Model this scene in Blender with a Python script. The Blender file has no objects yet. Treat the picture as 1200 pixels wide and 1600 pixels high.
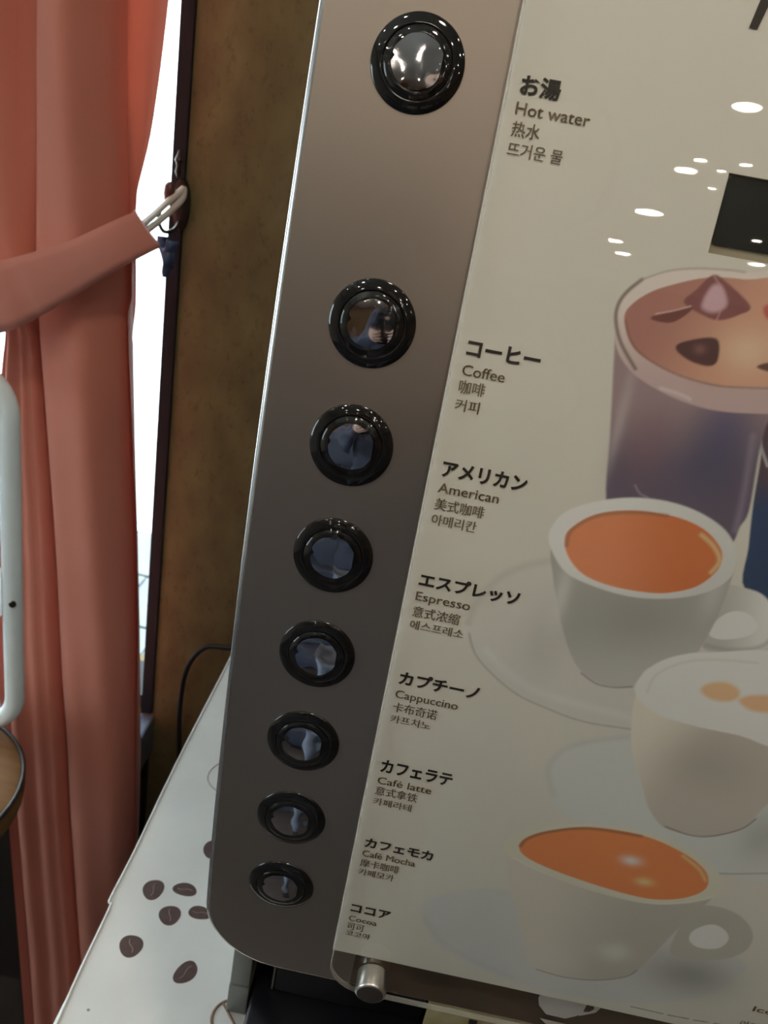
import bpy, math, random
import numpy as np
from mathutils import Vector, Matrix

# ------------------------------------------------------------------ camera, sky, exposure
S = bpy.context.scene
COL = S.collection
Z0 = 1.35                                   # height of the third button above the floor
cam_d = bpy.data.cameras.new('camera'); cam = bpy.data.objects.new('camera', cam_d); COL.objects.link(cam)
YAW, PITCH, ROLL = 0.03996636, 0.42072380, 0.17954359
_r = Vector((math.cos(YAW), math.sin(YAW), 0)); _f = Vector((-math.sin(YAW), math.cos(YAW), 0)); _u = Vector((0, 0, 1))
fw = _f*math.cos(PITCH) - _u*math.sin(PITCH); up = _u*math.cos(PITCH) + _f*math.sin(PITCH)
rt = _r*math.cos(ROLL) + up*math.sin(ROLL); up2 = up*math.cos(ROLL) - _r*math.sin(ROLL)
cam.matrix_world = Matrix((( rt.x, up2.x, -fw.x, .03037955), (rt.y, up2.y, -fw.y, -.31651103), (rt.z, up2.z, -fw.z, Z0+.1158029), (0,0,0,1)))
cam_d.sensor_fit = 'VERTICAL'; cam_d.sensor_height = 24.0; cam_d.lens = 24.0*1307.76/1600; cam_d.clip_start = .01
cam_d.dof.use_dof = True; cam_d.dof.focus_distance = .37; cam_d.dof.aperture_fstop = 14.0
S.camera = cam

wd = bpy.data.worlds.new('overcast_sky'); S.world = wd; wd.use_nodes = True
wn = wd.node_tree.nodes; wl = wd.node_tree.links
wn['Background'].inputs[0].default_value = (.80, .93, 1.0, 1); wn['Background'].inputs[1].default_value = 8.0
S.view_settings.view_transform = 'Standard'; S.view_settings.look = 'None'; S.view_settings.gamma = 1.0
S.view_settings.use_curve_mapping = False; S.view_settings.exposure = 0.0
LAMP = 136.0                                # radiance of the ceiling lamps
LAMP_COL = (1.0, .88, .73)

# ------------------------------------------------------------------ materials
def nmat(name):
    m = bpy.data.materials.new(name); m.use_nodes = True
    return m, m.node_tree.nodes, m.node_tree.links, m.node_tree.nodes['Principled BSDF']
def mat(name, c, rough=.5, metal=0, noise=0, nscale=40, bump=0, bscale=200, spec=.5, coat=0, stretch=None, c2=None, aniso=0):
    m, n, l, b = nmat(name)
    b.inputs['Base Color'].default_value = (*c, 1); b.inputs['Roughness'].default_value = rough
    b.inputs['Metallic'].default_value = metal; b.inputs['Specular IOR Level'].default_value = spec
    b.inputs['Coat Weight'].default_value = coat; b.inputs['Coat Roughness'].default_value = .03
    if noise or bump or c2:
        tc = n.new('ShaderNodeTexCoord'); mp = n.new('ShaderNodeMapping'); l.new(tc.outputs['Object'], mp.inputs[0])
        if stretch: mp.inputs['Scale'].default_value = stretch
    if noise or c2:
        t = n.new('ShaderNodeTexNoise'); t.inputs['Scale'].default_value = nscale; t.inputs['Detail'].default_value = 6
        l.new(mp.outputs[0], t.inputs[0])
        r = n.new('ShaderNodeValToRGB'); r.color_ramp.elements[0].position = .35; r.color_ramp.elements[1].position = .68
        d = c2 if c2 else tuple(v*(1-noise) for v in c)
        r.color_ramp.elements[0].color = (*d, 1); r.color_ramp.elements[1].color = (*c, 1)
        l.new(t.outputs[0], r.inputs[0]); l.new(r.outputs[0], b.inputs['Base Color'])
    if bump:
        t2 = n.new('ShaderNodeTexNoise'); t2.inputs['Scale'].default_value = bscale; t2.inputs['Detail'].default_value = 3
        l.new(mp.outputs[0], t2.inputs[0])
        bp = n.new('ShaderNodeBump'); bp.inputs['Strength'].default_value = bump; bp.inputs['Distance'].default_value = .002
        l.new(t2.outputs[0], bp.inputs['Height']); l.new(bp.outputs[0], b.inputs['Normal'])
    return m
def clear_mat(name, tint=(1,1,1), rough=.02, ior=1.49, haze=0):
    m = bpy.data.materials.new(name); m.use_nodes = True; n = m.node_tree.nodes; l = m.node_tree.links; n.clear()
    o = n.new('ShaderNodeOutputMaterial'); mx = n.new('ShaderNodeMixShader'); fr = n.new('ShaderNodeFresnel'); fr.inputs[0].default_value = ior
    tr = n.new('ShaderNodeBsdfTransparent'); tr.inputs[0].default_value = (*tint, 1)
    gl = n.new('ShaderNodeBsdfGlossy'); gl.inputs['Roughness'].default_value = rough
    ge = n.new('ShaderNodeNewGeometry'); inv = n.new('ShaderNodeMath'); inv.operation = 'SUBTRACT'; inv.inputs[0].default_value = 1
    mu = n.new('ShaderNodeMath'); mu.operation = 'MULTIPLY'; l.new(ge.outputs['Backfacing'], inv.inputs[1]); l.new(inv.outputs[0], mu.inputs[0]); l.new(fr.outputs[0], mu.inputs[1])
    l.new(mu.outputs[0], mx.inputs[0]); l.new(tr.outputs[0], mx.inputs[1]); l.new(gl.outputs[0], mx.inputs[2])
    l.new(mx.outputs[0], o.inputs[0])
    return m
def emit_mat(name, c, s):
    m = bpy.data.materials.new(name); m.use_nodes = True; n = m.node_tree.nodes; n.clear()
    o = n.new('ShaderNodeOutputMaterial'); e = n.new('ShaderNodeEmission'); e.inputs[0].default_value = (*c, 1); e.inputs[1].default_value = s
    m.node_tree.links.new(e.outputs[0], o.inputs[0]); return m
def cloth_mat(name, c, trans, mixf):
    m, n, l, b = nmat(name)
    tc = n.new('ShaderNodeTexCoord'); nz = n.new('ShaderNodeTexNoise'); nz.inputs['Scale'].default_value = 9; nz.inputs['Detail'].default_value = 5
    l.new(tc.outputs['Object'], nz.inputs[0])
    r = n.new('ShaderNodeValToRGB'); r.color_ramp.elements[0].color = (*[v*.9 for v in c], 1); r.color_ramp.elements[1].color = (*c, 1)
    l.new(nz.outputs[0], r.inputs[0]); l.new(r.outputs[0], b.inputs['Base Color'])
    b.inputs['Roughness'].default_value = .75; b.inputs['Specular IOR Level'].default_value = .25
    b.inputs['Sheen Weight'].default_value = .15
    wv = n.new('ShaderNodeTexNoise'); wv.inputs['Scale'].default_value = 700; l.new(tc.outputs['Object'], wv.inputs[0])
    bp = n.new('ShaderNodeBump'); bp.inputs['Strength'].default_value = .15; bp.inputs['Distance'].default_value = .001
    l.new(wv.outputs[0], bp.inputs['Height']); l.new(bp.outputs[0], b.inputs['Normal'])
    t = n.new('ShaderNodeBsdfTranslucent'); t.inputs[0].default_value = (*trans, 1)
    mx = n.new('ShaderNodeMixShader'); mx.inputs[0].default_value = mixf
    l.new(b.outputs[0], mx.inputs[1]); l.new(t.outputs[0], mx.inputs[2]); l.new(mx.outputs[0], n['Material Output'].inputs[0])
    return m

M = {}
M['silver'] = mat('satin_champagne_metal', (.405,.345,.295), .38, .9, bump=.04, bscale=2500)
M['side'] = mat('grey_side_panel', (.20,.205,.195), .45, .3, noise=.06)
M['black_gloss'] = mat('black_gloss_plastic', (.010,.010,.010), .055, spec=.6)
M['black_plain'] = mat('black_plastic', (.012,.012,.014), .35)
M['cavity'] = mat('cavity_black', (.006,.006,.009), .28)
M['well'] = mat('button_well', (.05,.05,.052), .35)
M['cap'] = clear_mat('clear_cap', (.93,.93,.93), .03)
M['acrylic'] = clear_mat('clear_acrylic', (.985,.985,.97), .012)
M['pane'] = clear_mat('window_glass', (.97,.99,.99), .0, 1.45)
M['lcd'] = mat('dark_display', (.010,.013,.012), .3, spec=.25)
M['beige'] = mat('beige_bezel', (.42,.37,.27), .5)
M['chrome'] = mat('knurled_steel', (.66,.64,.61), .28, .95)
M['chrome_face'] = mat('dark_steel_face', (.34,.32,.30), .2, .95)
M['ink'] = mat('black_ink', (.030,.025,.020), .6)
M['ink_grey'] = mat('brown_grey_ink', (.20,.155,.095), .6)
M['band'] = mat('dark_brown_print', (.045,.032,.024), .4, c2=(.12,.075,.04), nscale=22)
M['white_print'] = mat('white_print', (.62,.60,.58), .5)
M['yellow'] = mat('pale_yellow_sticker', (.50,.43,.24), .5, c2=(.38,.30,.14), nscale=60)
M['wall'] = None
M['counter'] = mat('white_laminate', (.74,.75,.72), .4)
M['sheet'] = mat('white_printed_vinyl', (.78,.78,.75), .5, noise=.10, nscale=14, bump=.25, bscale=30)
M['bean'] = mat('printed_bean', (.095,.050,.042), .55, noise=.3, nscale=160)
M['bean_line'] = mat('printed_bean_crease', (.28,.19,.16), .55)
M['brownline'] = mat('printed_brown_line', (.20,.11,.07), .55)
M['greyline'] = mat('printed_grey_line', (.30,.28,.26), .55)
M['curtain'] = cloth_mat('salmon_cloth', (.64,.235,.165), (.88,.10,.05), .11)
M['tie'] = cloth_mat('salmon_tieback_cloth', (.55,.205,.155), (.8,.2,.13), .04)
M['hem'] = mat('hem_thread', (.62,.36,.30), .8)
M['rope'] = mat('pale_rope', (.62,.58,.52), .8, bump=.5, bscale=900)
M['frame'] = mat('black_window_frame', (.006,.006,.009), .5, spec=.25)
M['sill'] = mat('glazed_sill', (.16,.20,.27), .12, noise=.25)
M['woodbead'] = mat('dark_red_wood', (.10,.030,.020), .4, noise=.4)
M['darkmetal'] = mat('dark_bronze', (.035,.022,.018), .3, .6)
M['ribbon'] = mat('dark_blue_ribbon', (.05,.10,.22), .4, noise=.5, nscale=120)
M['tube'] = mat('white_enamel', (.86,.95,.97), .18, noise=.04)
M['tan'] = mat('tan_wood_seat', (.24,.125,.048), .5, noise=.25, nscale=14, stretch=(1,6,1))
M['cable'] = mat('black_rubber', (.014,.012,.011), .5)
M['floor'] = mat('dark_floor', (.05,.04,.036), .4, noise=.4, nscale=6)
M['ceiling'] = mat('cream_ceiling', (.72,.68,.60), .8, noise=.05)
M['roomwood'] = mat('amber_wood_wall', (.36,.19,.07), .5, noise=.3, nscale=4, stretch=(1,1,8))
M['navy'] = mat('navy_upholstery', (.03,.034,.055), .7, noise=.3)
M['lightwall'] = mat('pale_plaster', (.6,.56,.5), .8, noise=.08)
M['concrete'] = mat('pale_paving', (.17,.19,.19), .8, noise=.2, nscale=5)
M['stucco'] = mat('white_stucco', (.75,.77,.78), .8, noise=.06)
M['shutter'] = mat('grey_shutter', (.20,.23,.25), .6)
M['lamp'] = emit_mat('lamp_glow', LAMP_COL, LAMP)
M['trimwhite'] = mat('white_lamp_trim', (.7,.7,.68), .4)
# mottled olive brown wallpaper with dark flecks
m, n, l, b = nmat('olive_fleck_wallpaper'); M['wall'] = m
tc = n.new('ShaderNodeTexCoord'); mp = n.new('ShaderNodeMapping'); mp.inputs['Scale'].default_value = (1,1,.55); l.new(tc.outputs['Object'], mp.inputs[0])
t1 = n.new('ShaderNodeTexNoise'); t1.inputs['Scale'].default_value = 26; t1.inputs['Detail'].default_value = 8; l.new(mp.outputs[0], t1.inputs[0])
r1 = n.new('ShaderNodeValToRGB'); r1.color_ramp.elements[0].position = .3; r1.color_ramp.elements[1].position = .7
r1.color_ramp.elements[0].color = (.130,.086,.035,1); r1.color_ramp.elements[1].color = (.188,.140,.055,1); l.new(t1.outputs[0], r1.inputs[0])
t2 = n.new('ShaderNodeTexNoise'); t2.inputs['Scale'].default_value = 150; t2.inputs['Detail'].default_value = 9; t2.inputs['Roughness'].default_value = .68; l.new(mp.outputs[0], t2.inputs[0])
r2 = n.new('ShaderNodeValToRGB'); r2.color_ramp.elements[0].position = .28; r2.color_ramp.elements[1].position = .46
r2.color_ramp.elements[0].color = (.62,.58,.54,1); r2.color_ramp.elements[1].color = (1,1,1,1); l.new(t2.outputs[0], r2.inputs[0])
mx = n.new('ShaderNodeMix'); mx.data_type = 'RGBA'; mx.blend_type = 'MULTIPLY'; mx.inputs[0].default_value = 1
l.new(r1.outputs[0], mx.inputs[6]); l.new(r2.outputs[0], mx.inputs[7]); l.new(mx.outputs[2], b.inputs['Base Color']); b.inputs['Roughness'].default_value = .8
bp = n.new('ShaderNodeBump'); bp.inputs['Strength'].default_value = .3; bp.inputs['Distance'].default_value = .002
l.new(t2.outputs[0], bp.inputs['Height']); l.new(bp.outputs[0], b.inputs['Normal'])
# mirror film inside the buttons: crinkled silver
m, n, l, b = nmat('crinkled_silver_film'); M['mirror'] = m
b.inputs['Base Color'].default_value = (.80,.80,.84,1); b.inputs['Metallic'].default_value = 1; b.inputs['Roughness'].default_value = .06
tc = n.new('ShaderNodeTexCoord'); t1 = n.new('ShaderNodeTexNoise'); t1.inputs['Scale'].default_value = 90; t1.inputs['Detail'].default_value = 1
l.new(tc.outputs['Object'], t1.inputs[0]); bp = n.new('ShaderNodeBump'); bp.inputs['Strength'].default_value = .35; bp.inputs['Distance'].default_value = .002
l.new(t1.outputs[0], bp.inputs['Height']); l.new(bp.outputs[0], b.inputs['Normal'])
# printed paper takes its colours from the print attribute
m, n, l, b = nmat('printed_paper'); M['print'] = m
at = n.new('ShaderNodeAttribute'); at.attribute_name = 'print'; l.new(at.outputs['Color'], b.inputs['Base Color']); b.inputs['Roughness'].default_value = .55

# ------------------------------------------------------------------ mesh helpers (lists of verts and faces)
class G:
    def __init__(s): s.v = []; s.f = []
    def add(s, v, f):
        k = len(s.v); s.v += [tuple(p) for p in v]; s.f += [tuple(i+k for i in q) for q in f]; return s
    def box(s, x0, x1, y0, y1, z0, z1):
        v = [(x,y,z) for z in (z0,z1) for y in (y0,y1) for x in (x0,x1)]
        return s.add(v, [(0,2,3,1),(4,5,7,6),(0,1,5,4),(2,6,7,3),(0,4,6,2),(1,3,7,5)])
    def rbox(s, x0, x1, y0, y1, z0, z1, b):                      # box with bevelled edges
        import bmesh
        bm = bmesh.new(); q = bmesh.ops.create_cube(bm, size=1)
        for w in bm.verts: w.co = Vector(((x0+x1)/2 + w.co.x*(x1-x0), (y0+y1)/2 + w.co.y*(y1-y0), (z0+z1)/2 + w.co.z*(z1-z0)))
        bmesh.ops.bevel(bm, geom=list(bm.edges), offset=b, segments=2, affect='EDGES', profile=.5)
        bm.verts.index_update(); s.add([w.co[:] for w in bm.verts], [[w.index for w in f.verts] for f in bm.faces]); bm.free(); return s
    def lathe(s, prof, n=48, mtx=None, close=False):              # profile of (r, h) about local z
        v = []; f = []; k = len(prof)
        for i in range(n):
            a = 2*math.pi*i/n
            v += [(r*math.cos(a), r*math.sin(a), h) for r, h in prof]
        for i in range(n):
            j = (i+1) % n
            for q in range(k-1): f.append((i*k+q, j*k+q, j*k+q+1, i*k+q+1))
        if prof[-1][0] < 1e-6 or close: f.append(tuple(i*k+k-1 for i in range(n)))
        if close: f.append(tuple(i*k for i in reversed(range(n))))
        if mtx: v = [tuple(mtx @ Vector(p)) for p in v]
        return s.add(v, f)
    def tube(s, pts, r, n=12, cyc=False):
        pts = [Vector(p) for p in pts]; m = len(pts); v = []; f = []
        up_ = None
        for i, p in enumerate(pts):
            t = (pts[(i+1) % m] - pts[i-1]) if cyc else (pts[min(i+1, m-1)] - pts[max(i-1, 0)]); t.normalize()
            if up_ is None: up_ = t.orthogonal().normalized()
            up_ = (up_ - t*up_.dot(t)).normalized(); w = t.cross(up_)
            rr = r[i] if isinstance(r, (list, tuple)) else r
            v += [p + (up_*math.cos(2*math.pi*k/n) + w*math.sin(2*math.pi*k/n))*rr for k in range(n)]
        for i in range(m if cyc else m-1):
            j = (i+1) % m
            for k in range(n): f.append((i*n+k, i*n+(k+1) % n, j*n+(k+1) % n, j*n+k))
        if not cyc: f.append(tuple(reversed(range(n)))); f.append(tuple((m-1)*n+k for k in range(n)))
        return s.add(v, f)
    def prism(s, poly, z0, z1):                                  # xy outline between two heights
        k = len(poly); v = [(x,y,z0) for x,y in poly] + [(x,y,z1) for x,y in poly]
        return s.add(v, [tuple(reversed(range(k))), tuple(range(k, 2*k))] + [(i,(i+1)%k,k+(i+1)%k,k+i) for i in range(k)])
def smooth_path(pts, n=8, cyc=False):
    pts = [np.array(p, float) for p in pts]; m = len(pts); out = []
    for i in range(m if cyc else m-1):
        g = (lambda k: pts[k % m]) if cyc else (lambda k: pts[min(max(k,0), m-1)])
        a, b_, c, d = g(i-1), g(i), g(i+1), g(i+2)
        for t in np.linspace(0, 1, n, endpoint=False):
            out.append(.5*((2*b_) + (c-a)*t + (2*a-5*b_+4*c-d)*t*t + (3*b_-a-3*c+d)*t**3))
    if not cyc: out.append(pts[-1])
    return out
def link(name, me, material, parent=None, smooth=35):
    o = bpy.data.objects.new(name, me); COL.objects.link(o)
    if material and not me.materials: me.materials.append(material)
    if smooth: me.shade_smooth(); me.set_sharp_from_angle(angle=math.radians(smooth))
    if parent: o.parent = parent; o.matrix_basis = WM[parent].inverted()
    WM[o] = Matrix() 
    return o
WM = {}                                                          # world matrix of each root and part
def obj(name, g, material, parent=None, smooth=35):
    me = bpy.data.meshes.new(name); me.from_pydata(g.v, [], g.f); me.update()
    return link(name, me, material, parent, smooth)
def tag(o, label=None, cat=None, group=None, kind=None):
    if label: o['label'] = label
    if cat: o['category'] = cat
    if group: o['group'] = group
    if kind: o['kind'] = kind
    return o
def thing(name, loc, label, cat, group=None):
    o = bpy.data.objects.new(name, None); COL.objects.link(o); o.location = loc; o.empty_display_size = .05
    WM[o] = Matrix.Translation(loc); return tag(o, label, cat, group)
def struct(name, g, material, parent=None, smooth=0):
    o = obj(name, g, material, parent, smooth)
    if not parent: o['kind'] = 'structure'
    return o

# the bowed front of the machine: y as a function of height, with its tilt
PA_, PB_ = .10157615, .35077067
def py(z): return PA_*z + PB_*z*z
def psl(z): return PA_ + 2*PB_*z
def SP(x, z, off=0.0):                                           # point on the front, off metres in front of it
    s = psl(z); q = math.hypot(1, s); return (x, py(z) - off/q, Z0 + z + off*s/q)

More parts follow.
